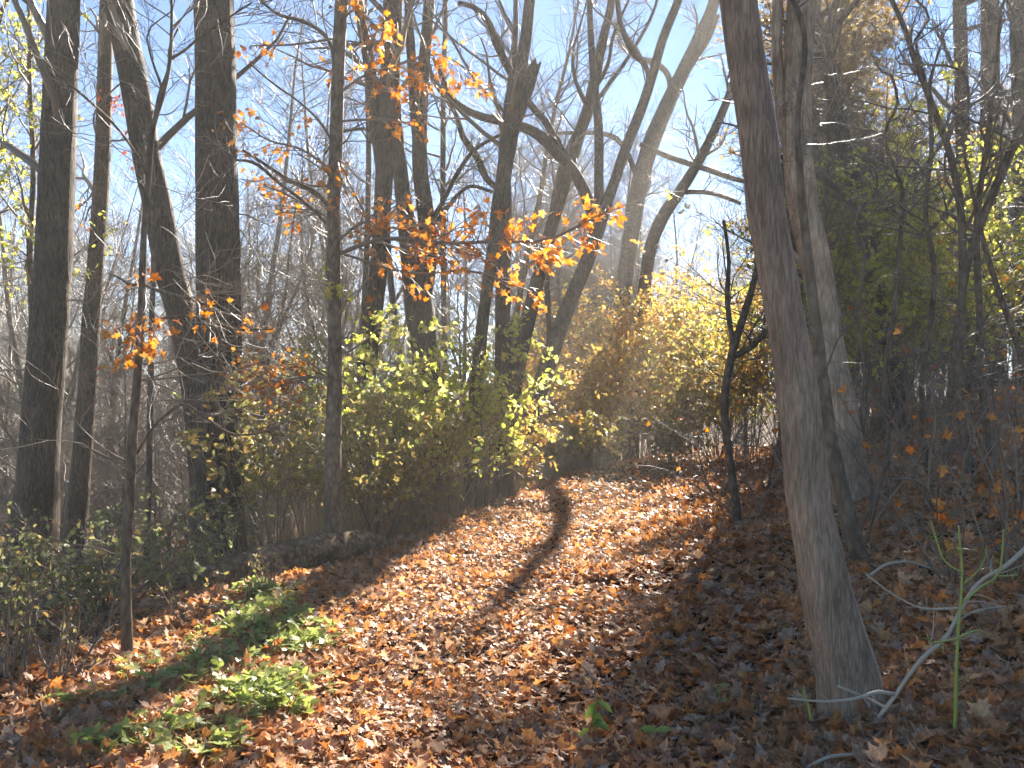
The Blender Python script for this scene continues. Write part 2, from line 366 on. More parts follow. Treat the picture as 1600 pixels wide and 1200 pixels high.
def tree(name, label, Y, stem, limbs=(), H_top=14, bark=None, tw=None, ly=0.0, cat='tree', group=None,
         crown=True, ncrown=8, cl=3.2, z0=5.0, sides=14, twigs_low=0, leaf=None, dens=1.0, flare=.3, sprays=(), k2=6, k3=5, extra=None):
    bark = bark or B_BARK; tw = tw or TW
    tr = px_line(stem, Y, ly)
    # foot of the trunk goes down to the ground
    b0 = np.array(tr[0]); b1 = np.array(tr[1]); d = (b0-b1); d = d/abs(d[2])
    gz = float(H(b0[0], b0[1]))
    if b0[2] > gz - .1:
        k = b0[2]-(gz-.12); e = b0.copy(); e[:3] += d[:3]*k*np.array([.6, .6, 1]); e[2] = gz-.12; e[3] = b0[3]*1.04
        tr = [tuple(e)] + (tr if k > .35 else tr[1:])
    else:
        tr = [(b0[0], b0[1], gz-.12, b0[3])] + [p for p in tr if p[2] > gz+.25]
    top = np.array(tr[-1]); dv = top[:3]-np.array(tr[-2])[:3]; dv = unit(dv/np.linalg.norm(dv)+np.array([0, 0, .5]))
    if H_top > top[2]+.5:
        k = (H_top-top[2]); n = 4
        for i in range(1, n+1):
            f = i/n; q = top[:3]+dv*k*f + np.array([rng.normal(0, .25), rng.normal(0, .25), 0])*f
            tr.append((q[0], q[1], q[2], top[3]*(1-.85*f)+.004))
    K = max(18, int(len(tr)*4)); line = smooth_line(tr, K); line[:, 3] = np.maximum(line[:, 3], .004)
    base = line[0, :3].copy(); base[2] += .12
    root = empty(name, base); tag(root, label, cat, group)
    mb = MB(); barky(mb, line, sides, rough=.045 if sides > 8 else .02, flare=flare); mb.build('trunk', bark, root, base)
    cb = MB(); tips = []
    LP = line[None, :, :3]; LR = line[None, :, 3]
    zf = line[:, 2]; t0 = float(np.interp(z0, zf, np.linspace(0, 1, K)))
    if crown:
        A, Ar = spawn(LP, LR, ncrown, t0, .97, cl, ang=(30, 75), K=8, wob=.14, up=.05, rr=.5, taper=.25, rmax=.07)
        tubes(cb, A, Ar, 5)
        Bq, Br = spawn(A, Ar, k2, .2, 1, cl*.45, ang=(25, 65), K=6, wob=.16, up=.04, rr=.5, taper=.35)
        tubes(cb, Bq, Br, 4)
        Cq, Cr = spawn(Bq, np.maximum(Br, .004), k3, .15, 1, cl*.2, ang=(25, 65), K=4, wob=.16, rr=.6, taper=.5)
        tubes(cb, Cq, np.maximum(Cr, .0025), 3); tips.append(Cq)
    if twigs_low:
        A, Ar = spawn(LP, LR, twigs_low, .12, max(t0, .3), 1.5, ang=(50, 95), K=8, wob=.2, up=.04, rr=.18, taper=.35, rmax=.014)
        tubes(cb, A, Ar, 4)
        Bq, Br = spawn(A, Ar, 5, .25, 1, .55, ang=(25, 65), K=5, wob=.16, rr=.6, taper=.5); tubes(cb, Bq, np.maximum(Br, .0022), 3)
        tips.append(Bq)
    for lb in limbs:
        lt = px_line(lb, Y, ly)
        # put the joint inside the trunk at its own depth
        l = smooth_line(lt, max(10, len(lt)*4)); m2 = MB(); l[:, 3] = np.maximum(l[:, 3], .003)
        l[:, 1] += np.linspace(0, rng.uniform(-.25, .35), len(l))
        barky(m2, l, 9, .05, 0.08)
        lo = m2.build('limb', bark, root, base)
        A, Ar = spawn(l[None, :, :3], l[None, :, 3], 9, .15, 1, .9, ang=(30, 75), K=7, wob=.17, up=.04, rr=.35, taper=.35, rmax=.02)
        for q_ in range(len(A)):
            m2 = MB(); tubes(m2, A[q_:q_+1], Ar[q_:q_+1], 4)
            Bq, Br = spawn(A[q_:q_+1], Ar[q_:q_+1], 5, .2, 1, .4, ang=(25, 60), K=5, wob=.16, rr=.6, taper=.5); tubes(m2, Bq, np.maximum(Br, .0025), 3)
            m2.build('side_branch', tw, lo, base)
    fb = {}
    for (path, nl, lm, ls, sc) in sprays:
        nl = int(nl*1.8)
        lt = px_line([(x, y, wd) for (x, y, wd) in path], Y, ly); l = smooth_line(lt, 12)
        l[:, 1] += np.linspace(0, rng.uniform(-.5, .3), 12)
        tubes(cb, l[None, :, :3], np.maximum(l[None, :, 3], .003), 5)
        A, Ar = spawn(l[None, :, :3], l[None, :, 3], max(6, nl//6), .05, 1, sc*1.7, ang=(20, 70), K=5, wob=.15, up=-.02, rr=.5, taper=.5)
        tubes(cb, A, np.maximum(Ar, .0022), 3)
        pick = rng.integers(0, len(A), nl); pos, tn, _, _ = along(A[pick], rng.uniform(.15, 1, nl)**.6)
        pos = pos + rng.normal(0, .05, (nl, 3)) - np.array([0, 0, .02])
        ax = unit(tn*.5+rng.normal(0, .6, (nl, 3))+np.array([0, 0, -.45])); nm = rnd_dir(nl, 1, .5)
        leaves(fb.setdefault(lm, MB()), pos, ax, nm, rng.uniform(.45, .85, nl)*ls, 'star', .3)
    if leaf and tips:
        lm, nl, ls = leaf; tp = np.concatenate([t[:, -4:] for t in tips])
        pick = rng.integers(0, len(tp), nl); pos, tn, _, _ = along(tp[pick], rng.uniform(.1, 1, nl))
        leaves(fb.setdefault(lm, MB()), pos, unit(tn*.4+rng.normal(0, .6, (nl, 3))+np.array([0, 0, -.3])), rnd_dir(nl, 1, .4), rng.uniform(.6, 1.1, nl)*ls, 'rhomb', .25)
    if cb.v: cb.build('crown', tw, root, base)
    for lm, f in fb.items(): f.build('foliage', lm, root, base)
    if extra: extra(root, line, base)
    return root, line

# ---- foreground leaning tree at the right
def vine(root, line, base):
    K = 60; t = np.linspace(.02, .62, K); L_ = line[None, :, :]
    p, tn, i, fr = along(np.repeat(L_[:, :, :3], K, 0), t)
    r = np.interp(t, np.linspace(0, 1, len(line)), line[:, 3])
    off = np.stack([np.cos(.15*np.sin(t*9)), .5*np.sin(t*9)-.1, np.zeros(K)], -1)
    q = p+off*(r*1.13+.006*(1+np.sin(t*60)))[:, None]
    mb = MB(); tubes(mb, q[None], (.0065+.002*np.sin(t*90))[None], 6)
    A, Ar = spawn(q[None], np.full((1, K), .003), 34, 0, 1, .09, ang=(40, 100), K=4, wob=.3, rr=.5, taper=.4); tubes(mb, A, np.maximum(Ar, .001), 3)
    mb.build('vine', TW_P, root, base)
tree('leaning_tree', 'brown leaning trunk nearest the viewer at right, a thin vine up its side', 4.1,
     [(1342, 1185, 100), (1341, 1130, 86), (1326, 1070, 82), (1309, 1000, 79), (1291, 935, 76), (1280, 870, 71), (1265, 800, 65), (1258, 740, 66), (1251, 670, 62), (1243, 600, 61), (1233, 540, 57), (1221, 470, 56), (1209, 400, 57), (1196, 335, 57), (1190, 270, 57), (1182, 200, 56), (1171, 135, 55), (1161, 67, 56), (1152, 0, 56), (1143, -60, 54)],
     bark=B_BROWN, H_top=13, z0=5.2, ncrown=10, cl=2.6, sides=28, flare=.25, extra=vine, ly=.02)
tree('pale_tree', 'straight pale brown trunk standing just behind the leaning foreground trunk', 9.0,
     [(1322, 770, 62), (1318, 690, 56), (1305, 610, 52), (1293, 540, 48), (1286, 480, 46), (1272, 400, 46), (1256, 330, 46), (1247, 250, 46), (1243, 180, 46), (1246, 100, 45), (1251, 30, 44), (1254, -20, 44)],
     limbs=[[(1240, 260, 22), (1222, 190, 18), (1214, 120, 17), (1212, 50, 17), (1215, -30, 16)], [(1300, 560, 10), (1285, 500, 12), (1262, 440, 12), (1245, 415, 10), (1210, 380, 8)]],
     bark=barkmat('pale_brown_bark', (.24, .165, .105), (.50, .37, .26), sc=(22, 22, 4), bump=.35, dist=.01), H_top=14, z0=6, sides=18)
tree('dark_leaning_sapling', 'dark thin trunk leaning left at the foot of the pale brown trunk', 6.6,
     [(1352, 925, 24), (1340, 860, 25), (1318, 780, 24), (1300, 700, 22), (1288, 620, 20), (1276, 520, 18), (1262, 400, 14), (1252, 300, 12), (1246, 200, 9)], H_top=7, bark=B_SMOOTH, z0=3.6, ncrown=8, cl=1.2, sides=12, twigs_low=6)
tree('ivy_clad_tree', 'dark trunk leaning left in the glare behind the pale brown trunk, upper right', 15,
     [(1390, 560, 30), (1362, 420, 28), (1338, 300, 26), (1318, 220, 24), (1300, 140, 22), (1282, 60, 20), (1268, 0, 20), (1262, -30, 18)], H_top=13, z0=4, ncrown=12, tw=TW_D)

# ---- left group
tree('tall_tree', 'thick dark furrowed trunk at the far left edge of the photo', 12,
     [(52, 830, 72), (58, 760, 62), (63, 670, 58), (74, 535, 54), (83, 400, 53), (89, 265, 52), (95, 133, 50), (101, 0, 47), (103, -40, 46)], H_top=16, z0=4.5, sides=20, twigs_low=3)
tree('slim_tree', 'slim dark trunk between the far left trunk and the leaning pair, red leaves on it', 15,
     [(118, 830, 34), (126, 740, 30), (136, 620, 28), (143, 500, 27), (151, 400, 25), (160, 265, 24), (165, 100, 22), (168, 0, 21)], H_top=14, z0=5, twigs_low=8,
     sprays=[([(160, 240, 4), (150, 180, 3), (175, 150, 3), (200, 130, 2)], 26, L_RED, .12, .5), ([(163, 220, 4), (190, 215, 3), (215, 200, 2)], 18, L_RED, .12, .4), ([(160, 330, 4), (135, 320, 3), (120, 340, 2)], 12, L_ORANGE, .12, .4)])
tree('tall_tree', 'dark trunk leaning left away from the thickest trunk beside it', 12.6,
     [(335, 880, 66), (326, 780, 58), (316, 680, 52), (304, 590, 48), (286, 500, 46), (262, 410, 45), (248, 330, 44), (228, 236, 42), (211, 133, 43), (196, 60, 42), (186, 0, 44), (180, -30, 42)], H_top=15, z0=5.2, sides=18, twigs_low=2)
tree('tall_tree', 'thickest dark straight trunk, rising behind the green shrubs left of the path', 11.4,
     [(340, 870, 92), (340, 800, 80), (342, 700, 72), (344, 600, 68), (342, 500, 67), (340, 400, 66), (337, 265, 63), (335, 133, 61), (333, 0, 60), (332, -40, 59)], H_top=17, z0=5.6, sides=24, twigs_low=3)
tree('sapling', 'thin bare sapling in the left foreground with forked upper stems', 5.6,
     [(200, 1025, 18), (198, 960, 16), (197, 880, 15), (203, 780, 14), (208, 680, 14), (215, 590, 13), (221, 500, 12), (223, 420, 11), (226, 350, 9), (233, 270, 9), (239, 200, 8), (254, 150, 7), (265, 100, 6), (268, 50, 5), (268, -20, 4)],
     limbs=[[(266, 92, 5), (285, 78, 4), (302, 60, 4), (330, 35, 4), (360, 10, 3), (385, -10, 3)], [(240, 195, 5), (243, 140, 4), (252, 95, 3), (250, 60, 3), (262, 20, 3)],
            [(232, 275, 4), (214, 240, 4), (190, 205, 4), (150, 165, 4), (110, 130, 3), (70, 90, 3)],
            [(224, 445, 4), (190, 440, 4), (160, 425, 3), (135, 415, 3)], [(224, 445, 4), (250, 455, 5), (300, 468, 5), (345, 468, 4), (380, 475, 3)], [(218, 510, 3), (260, 495, 4), (310, 495, 4), (360, 512, 4), (420, 512, 3)],
            [(206, 720, 3), (250, 650, 4), (275, 632, 4), (310, 655, 4), (350, 680, 4), (380, 680, 3), (420, 668, 3)]],
     H_top=4.6, bark=B_SMOOTH, z0=4, ncrown=6, cl=.8, sides=10, twigs_low=10, flare=.1,
     sprays=[([(224, 450, 4), (245, 490, 3), (235, 530, 2)], 44, L_ORANGE, .085, .28), ([(222, 500, 3), (200, 520, 3), (192, 540, 2)], 10, L_ORANGE, .085, .15), ([(300, 468, 3), (320, 480, 3), (330, 500, 2)], 9, L_ORANGE, .085, .12), ([(360, 490, 3), (375, 500, 2), (385, 490, 2)], 9, L_ORANGE, .085, .12)])
tree('sapling', 'thin straight stem with a sunlit edge between the sapling and the leaning trunks', 10.5,
     [(230, 860, 11), (232, 760, 10), (235, 620, 10), (237, 500, 9), (240, 400, 8), (238, 300, 7), (243, 180, 5)], H_top=6.5, bark=B_SMOOTH, sides=8, z0=4, ncrown=8, cl=1.0, flare=.1, twigs_low=6)
tree('leafy_tree', 'slender stem with small yellow green leaves at the left margin of the photo', 13,
     [(44, 700, 10), (50, 540, 9), (47, 400, 9), (52, 260, 8), (46, 120, 7), (44, 0, 6)], H_top=9, bark=B_SMOOTH, sides=8, z0=3.4, ncrown=16, cl=1.5, leaf=(L_YG, 900, .10), flare=.1)
tree('leafy_tree', 'pale leaning stem with yellow leaves growing out of the left edge of the photo', 14,
     [(-60, 700, 14), (-50, 500, 12), (-30, 300, 10), (-10, 120, 8), (10, 0, 6)], H_top=9, bark=B_SMOOTH, sides=8, z0=3, ncrown=18, cl=1.8, leaf=(L_YG, 900, .10), flare=.1)

# ---- centre group
tree('young_maple', 'young maple trunk with orange leaves on its branches, left of the middle', 9.4,
     [(520, 860, 28), (518, 800, 26), (520, 700, 26), (523, 560, 22), (522, 400, 19), (521, 330, 20), (524, 265, 21), (528, 133, 20), (534, 0, 20), (536, -30, 19)],
     limbs=[[(528, 130, 7), (505, 50, 6), (470, 28, 6), (430, 15, 5), (400, -10, 4)], [(521, 330, 6), (490, 300, 8), (455, 285, 7), (420, 262, 5), (385, 240, 4)], [(520, 360, 5), (480, 320, 5), (440, 290, 5), (400, 260, 5), (375, 258, 3)], [(524, 230, 4), (500, 190, 4), (460, 150, 3), (420, 120, 3), (380, 85, 3)]],
     bark=B_SMOOTH, H_top=9, z0=6, ncrown=10, cl=1.8, sides=12, twigs_low=12,
     sprays=[([(528, 40, 5), (555, 20, 4), (580, 40, 3), (600, 60, 2)], 50, L_ORANGE, .12, .35),
             ([(524, 270, 5), (470, 235, 4), (425, 225, 3), (385, 200, 2)], 40, L_ORANGE, .11, .4),
             ([(523, 345, 5), (480, 322, 4), (440, 300, 3), (410, 290, 2)], 34, L_ORANGE, .11, .35),
             ([(523, 380, 5), (570, 345, 5), (620, 355, 4), (680, 345, 3), (690, 350, 2)], 62, L_ORANGE, .12, .35),
             ([(523, 400, 7), (600, 375, 7), (690, 385, 6), (770, 385, 5), (850, 385, 4), (940, 345, 3)], 230, L_ORANGE, .125, .42),
             ([(530, 395, 4), (640, 425, 4), (740, 420, 4), (800, 440, 3), (830, 450, 2)], 60, L_ORANGE, .12, .35),
             ([(527, 150, 5), (560, 120, 4), (620, 95, 4), (680, 75, 3), (745, 105, 2)], 95, L_ORANGE, .125, .36),
             ([(527, 190, 4), (580, 190, 4), (640, 200, 3), (660, 215, 2)], 24, L_ORANGE, .11, .25),
             ([(520, 590, 5), (470, 590, 4), (420, 595, 3), (375, 575, 2)], 150, L_ORANGE, .09, .35),
             ([(527, 60, 4), (440, 70, 3), (390, 70, 2)], 14, L_ORANGE, .11, .3),
             ([(525, 240, 4), (540, 290, 3), (560, 330, 2)], 20, L_ORANGE, .11, .25),
             ([(525, 500, 4), (545, 470, 3), (520, 440, 2)], 12, L_YG, .15, .2)])
tree('twin_stem_tree', 'dark trunk joined by a second stem on its left, right of the young maple', 15,
     [(556, 830, 40), (562, 720, 36), (570, 600, 32), (583, 490, 29), (593, 400, 27), (597, 330, 26), (600, 270, 27), (603, 200, 27), (607, 100, 24), (610, 0, 21), (611, -30, 20)],
     limbs=[[(600, 290, 18), (590, 220, 20), (580, 130, 20), (570, 70, 19), (560, 20, 17), (554, -30, 16)], [(592, 205, 5), (560, 200, 5), (530, 205, 4), (505, 235, 3)]], H_top=15, z0=5.5, twigs_low=6)
tree('forked_tree', 'dark trunk splitting into three upright stems, centre left behind the shrubs', 16,
     [(680, 840, 56), (678, 740, 52), (672, 620, 50), (664, 540, 46), (656, 480, 46), (648, 425, 40), (636, 350, 28), (626, 270, 23), (620, 200, 18), (618, 120, 14), (622, 40, 12), (624, -30, 10)],
     limbs=[[(660, 470, 26), (670, 400, 27), (664, 330, 27), (655, 260, 25), (655, 180, 23), (661, 90, 20), (668, 0, 18), (670, -30, 17)], [(656, 260, 12), (650, 190, 16), (645, 110, 15), (640, 30, 13), (638, -30, 12)],
            [(672, 350, 8), (695, 310, 7), (715, 270, 7), (740, 235, 6), (790, 205, 5)]], H_top=14, z0=6, sides=16, twigs_low=6)
tree('sapling', 'straight narrow stem between the forked trunk and the broken one', 19,
     [(694, 700, 10), (694, 520, 9), (692, 300, 9), (693, 120, 8), (694, -20, 7)], H_top=14, sides=8, z0=5, ncrown=14, cl=2, flare=.1)

def stub(root, line, base):
    # splintered end of a broken stem
    l = smooth_line(px_line([(806, 190, 20), (815, 160, 24), (826, 130, 22), (831, 112, 20)], 14.5), 8)
    n = 12; mb = MB(); ang = np.arange(n)*2*math.pi/n
    K = len(l); rings = []
    for i, (x, y, z, r) in enumerate(l):
        jag = rng.uniform(-.02, .22, n) if i == K-1 else np.zeros(n)
        rings.append(np.stack([x+r*np.cos(ang)+jag*.35, y+r*np.sin(ang), z+jag], -1))
    Vv = np.array(rings); idx = np.arange(K*n).reshape(K, n)
    q = np.stack([idx[:-1], np.roll(idx[:-1], -1, 1), np.roll(idx[1:], -1, 1), idx[1:]], -1).reshape(-1, 4)
    Vv = np.concatenate([Vv.reshape(-1, 3), [l[-1, :3]-np.array([0, 0, .1])]])
    t = np.array([(idx[-1, k], idx[-1, (k+1) % n], K*n) for k in range(n)])
    mb.add(Vv, q, t); mb.build('broken_stub', B_BARK, root, base, smooth=False)
tree('broken_tree', 'leaning trunk with a snapped splintered stub beside its upper stem, in the middle', 14.5,
     [(742, 640, 22), (750, 540, 20), (760, 455, 18), (770, 390, 20), (779, 320, 24), (787, 270, 24), (795, 220, 26), (804, 170, 26), (811, 120, 22), (820, 70, 19), (828, 0, 17), (831, -30, 16)],
     limbs=[[(808, 130, 12), (790, 95, 13), (775, 60, 13), (762, 25, 11), (740, 0, 9), (715, -10, 7)]], H_top=12, z0=6.5, sides=14, extra=stub, twigs_low=5)
tree('tall_tree', 'upright trunk crossing behind the broken leaning trunk in the middle', 15.2,
     [(787, 640, 30), (786, 560, 26), (786, 470, 24), (787, 400, 24), (789, 330, 23), (788, 260, 20), (790, 200, 16), (800, 120, 12), (806, 30, 8)], H_top=10, z0=5, sides=14, ncrown=10)
tree('leaning_tree', 'trunk leaning right beneath the orange leaves, left one of the crossing pair by the path', 19,
     [(796, 660, 26), (808, 580, 24), (828, 490, 23), (848, 410, 21), (868, 335, 20), (886, 275, 20), (902, 220, 19), (922, 160, 18), (936, 90, 16), (950, 30, 13), (960, -20, 12)], H_top=15, z0=8, ncrown=6,
     limbs=[[(922, 150, 8), (950, 100, 6), (960, 50, 5), (985, -10, 4)]], twigs_low=4)
tree('leaning_tree', 'trunk leaning right over the golden shrubs, branching into a fan of limbs', 18.3,
     [(820, 710, 32), (829, 660, 29), (846, 600, 27), (868, 530, 26), (893, 465, 24), (920, 400, 22), (938, 345, 22), (955, 300, 17), (975, 240, 16), (999, 180, 16), (1019, 120, 15), (1036, 60, 14), (1060, 0, 13), (1070, -30, 12)],
     limbs=[[(932, 355, 18), (915, 305, 18), (897, 270, 18), (870, 240, 17), (835, 208, 16), (790, 193, 14), (740, 180, 12), (705, 155, 10), (690, 120, 8), (678, 95, 5)],
            [(893, 262, 12), (872, 222, 13), (852, 185, 12), (828, 155, 11), (818, 130, 8)], [(936, 340, 16), (936, 270, 15), (936, 200, 14), (930, 130, 12), (925, 60, 10), (922, -20, 8)],
            [(790, 300, 6), (765, 285, 10), (745, 245, 11), (722, 210, 10), (715, 185, 8), (680, 130, 7), (660, 95, 5)], [(770, 300, 5), (735, 290, 6), (700, 320, 7), (680, 345, 6)],
            [(1000, 180, 9), (1010, 110, 8), (985, 80, 9), (968, 40, 8), (962, -10, 7)]], H_top=16, z0=8.5, sides=16, ncrown=7, twigs_low=5)
tree('leaning_tree', 'grey trunk leaning right in the glare, right of the fan of limbs', 31,
     [(968, 520, 26), (976, 440, 25), (985, 370, 25), (998, 290, 27), (1015, 230, 27), (1042, 165, 24), (1066, 115, 22), (1092, 60, 20), (1114, 10, 18), (1124, -30, 17)],
     limbs=[[(1048, 155, 12), (1085, 90, 13), (1105, 60, 12), (1122, 20, 10)], [(1050, 150, 10), (1040, 110, 9), (1020, 95, 10), (1000, 90, 9), (975, 70, 8), (960, 30, 7)], [(1000, 285, 8), (960, 215, 8), (900, 208, 6), (850, 210, 5)]], H_top=19, z0=9, ncrown=8)
tree('leaning_tree', 'dark branching trunk leaning right just left of the foreground trunk', 30,
     [(1000, 520, 20), (1008, 440, 20), (1020, 375, 20), (1038, 335, 20), (1062, 300, 18), (1090, 255, 16), (1118, 200, 14), (1150, 120, 12), (1170, 40, 10)],
     limbs=[[(1000, 225, 7), (1050, 248, 9), (1100, 265, 9), (1150, 283, 8), (1180, 290, 6)], [(1060, 300, 8), (1110, 300, 7), (1160, 315, 6)]], H_top=16, z0=8, ncrown=8)
for i, (lab, trc, Yt) in enumerate([
    ('thin leaning stem high in the centre between the crossing limbs', [(860, 560, 9), (856, 400, 9), (880, 250, 8), (1000, 60, 6)], 22),
    ('slim upright stem behind the leftmost pair of limbs, centre', [(560, 620, 10), (573, 400, 9), (576, 200, 9), (570, 0, 8)], 21),
    ('slim stem behind the three forked stems', [(632, 640, 11), (606, 380, 10), (600, 180, 9), (640, 0, 8)], 23)]):
    tree('slender_tree', lab, Yt, trc, H_top=14, sides=7, z0=5, ncrown=14, cl=2.4, flare=.1)

# ---- right bank
def stem(label, Y, tr, **k):
    a = dict(H_top=tr_top(tr, Y)+1.0, sides=8, z0=3.2, ncrown=12, cl=1.3, flare=.1, bark=B_SMOOTH, twigs_low=10, tw=TW_D); a.update(k)
    return tree('understorey_tree', label, Y, tr, **a)
def tr_top(tr, Y): return EYE+(HY-tr[-1][1])/F*Y
stem('curving dark stem sweeping down from the top edge at the right', 8.5, [(1515, 720, 15), (1498, 600, 13), (1502, 500, 12), (1504, 400, 12), (1500, 320, 12), (1484, 240, 11), (1455, 160, 10), (1430, 95, 9), (1412, 40, 8), (1390, -10, 7)])
stem('black leaning fork between the golden shrubs and the foreground trunk', 9.5, [(1150, 790, 14), (1138, 700, 12), (1132, 640, 13), (1142, 560, 13), (1160, 500, 12), (1178, 440, 10), (1190, 380, 7)],
     limbs=[[(1141, 560, 10), (1170, 545, 9), (1200, 515, 9), (1222, 490, 7)], [(1146, 545, 8), (1138, 460, 8), (1142, 410, 6), (1136, 340, 5)]], H_top=5)
stem('dark slanting stem at the right edge reaching up out of the photo', 9, [(1490, 560, 11), (1500, 480, 12), (1512, 410, 13), (1540, 330, 14), (1570, 260, 14), (1600, 190, 13), (1640, 110, 11)])
stem('thin dark stem with crooked fork right of the yellow green leaves', 9.5, [(1445, 700, 9), (1440, 600, 9), (1452, 520, 9), (1460, 430, 9), (1446, 330, 8), (1456, 220, 7), (1440, 100, 5)])
stem('straight dark stem through the yellow green leaves', 10, [(1385, 780, 11), (1386, 680, 10), (1384, 580, 9), (1398, 480, 9), (1404, 400, 8), (1410, 300, 7), (1385, 200, 5)])
stem('dark stem rising from the bank near the right edge', 9, [(1548, 790, 13), (1542, 700, 12), (1535, 600, 12), (1530, 480, 11), (1526, 360, 10), (1545, 200, 8), (1560, 60, 6)])
stem('thin stem leaning left at the right edge of the photo', 8, [(1612, 640, 9), (1590, 540, 9), (1562, 460, 9), (1540, 390, 8), (1520, 300, 6), (1505, 200, 5)])
stem('thin brown stem rising right behind the pale trunk', 9, [(1350, 800, 8), (1345, 700, 8), (1352, 600, 7), (1340, 500, 6), (1348, 380, 5)])
tree('tall_tree', 'grey straight trunk in the haze at the top right', 22, [(1556, 640, 32), (1552, 450, 30), (1546, 300, 28), (1547, 120, 27), (1547, 0, 26), (1547, -30, 26)], H_top=17, z0=5, tw=TW_D, ncrown=10)
tree('tall_tree', 'narrower grey trunk left of the one at the top right corner', 21, [(1512, 620, 24), (1510, 430, 22), (1506, 260, 21), (1502, 100, 20), (1500, -30, 19)], H_top=16, z0=5, tw=TW_D, ncrown=10)
tree('tall_tree', 'hazy trunk cut by the right edge of the photo', 20, [(1606, 620, 28), (1600, 400, 26), (1596, 200, 25), (1592, -20, 24)], H_top=16, z0=5, tw=TW_D, ncrown=10)

# ------------------------------------------------------------------ shrubs
rng = np.random.default_rng(21)
def shrub(label, Y, px, h, rad, nst, lm, nl, ls, tw=None, k1=7, shape='oval', name='shrub', group=None, lo=.15, arch=.02, cat='shrub', loc=None, k2=4):
    if loc is None: p = ground_at(px, Y)
    else: p = np.array([loc[0], loc[1], float(H(loc[0], loc[1]))])
    root = empty(name, p); tag(root, label, cat, group)
    o = np.zeros((nst, 3)); th = rng.uniform(0, 6.283, nst); rr = rng.uniform(0, .18, nst)*rad
    o[:, 0] = np.cos(th)*rr; o[:, 1] = np.sin(th)*rr; o[:, 2] = -.05
    tl = rng.uniform(.1, 1, nst)*rad/h
    d = unit(np.stack([np.cos(th)*tl, np.sin(th)*tl, np.ones(nst)], -1))
    A = grow(o, d, h*rng.uniform(.65, 1.1, nst), 9, .09, -arch); Ar = rng.uniform(.006, .013, nst)[:, None]*np.linspace(1, .3, 9)[None]
    mb = MB(); tubes(mb, A, Ar, 5)
    B, Br = spawn(A, Ar, k1, .2, 1, h*.30, ang=(30, 75), K=6, wob=.14, up=0, rr=.6, taper=.4); tubes(mb, B, np.maximum(Br, .002), 4)
    D, Dr = spawn(B, Br, k2, .2, 1, h*.12, ang=(30, 70), K=4, wob=.14, up=0, rr=.7, taper=.5); tubes(mb, D, np.maximum(Dr, .0016), 3)
    mb.build('stems', tw or TW, root)
    if nl:
        pick = rng.integers(0, len(D), nl); pos, tn, _, _ = along(D[pick], rng.uniform(0, 1, nl))
        # leaves thin out towards the foot of the shrub and come in clumps
        keep = rng.uniform(0, 1, nl) < np.clip((pos[:, 2]/h-lo)/.3, .12, 1)
        pos = pos[keep]; tn = tn[keep]; n = len(pos)
        f = MB(); side = unit(np.cross(tn, rng.normal(0, 1, (n, 3))))
        leaves(f, pos, unit(tn*.4+side+np.array([0, 0, -.15])), rnd_dir(n, 1, .9), rng.uniform(.55, 1.15, n)*ls, shape, .2)
        f.build('foliage', lm, root)
    return root
SG = 'shrubs on the left of the path'
LS = [ # px, Y, h, rad, leaves, material, label
 (425, 9.5, 1.9, 1.0, 1500, L_OLIVE, 'olive shrub in front of the thickest trunk'),
 (400, 12, 2.3, 1.2, 1500, L_GREEN, 'loose green shrub right behind the fallen log'),
 (480, 11, 2.4, 1.1, 2000, L_GREEN, 'green and yellow shrub left of the young maple'),
 (560, 10.5, 2.5, 1.1, 2600, L_GREEN, 'dense green shrub just right of the young maple'),
 (630, 11.5, 2.5, 1.2, 2800, L_YG, 'yellow green shrub in front of the twin stem trunk'),
 (700, 12.5, 2.5, 1.2, 3000, L_YG, 'bright yellow green shrub in front of the forked trunk'),
 (760, 13.5, 2.2, 1.1, 2600, L_YG, 'yellow green shrub at the foot of the broken trunk'),
 (790, 14.5, 1.6, 1.0, 1900, L_GOLD, 'low golden shrub at the path edge near the leaning trunk'),
 (660, 10.8, 1.3, .9, 1500, L_OLIVE, 'low dry olive shrub beside the sunlit part of the path'),
 (590, 9.8, 1.2, .8, 1200, L_OLIVE, 'low brown shrub at the right end of the log'),
 (740, 15.5, 2.6, 1.3, 2400, L_GREEN, 'tall green shrub behind the yellow green ones'),
 (520, 13.5, 2.6, 1.3, 2000, L_OLIVE, 'dull olive shrub behind the young maple')]
for px, Y, h, rad, nl, lm, lab in LS:
    shrub(lab, Y+1.0, px, h+.5, rad, 14, lm, int(nl*.6), .105, group=SG, k1=8)
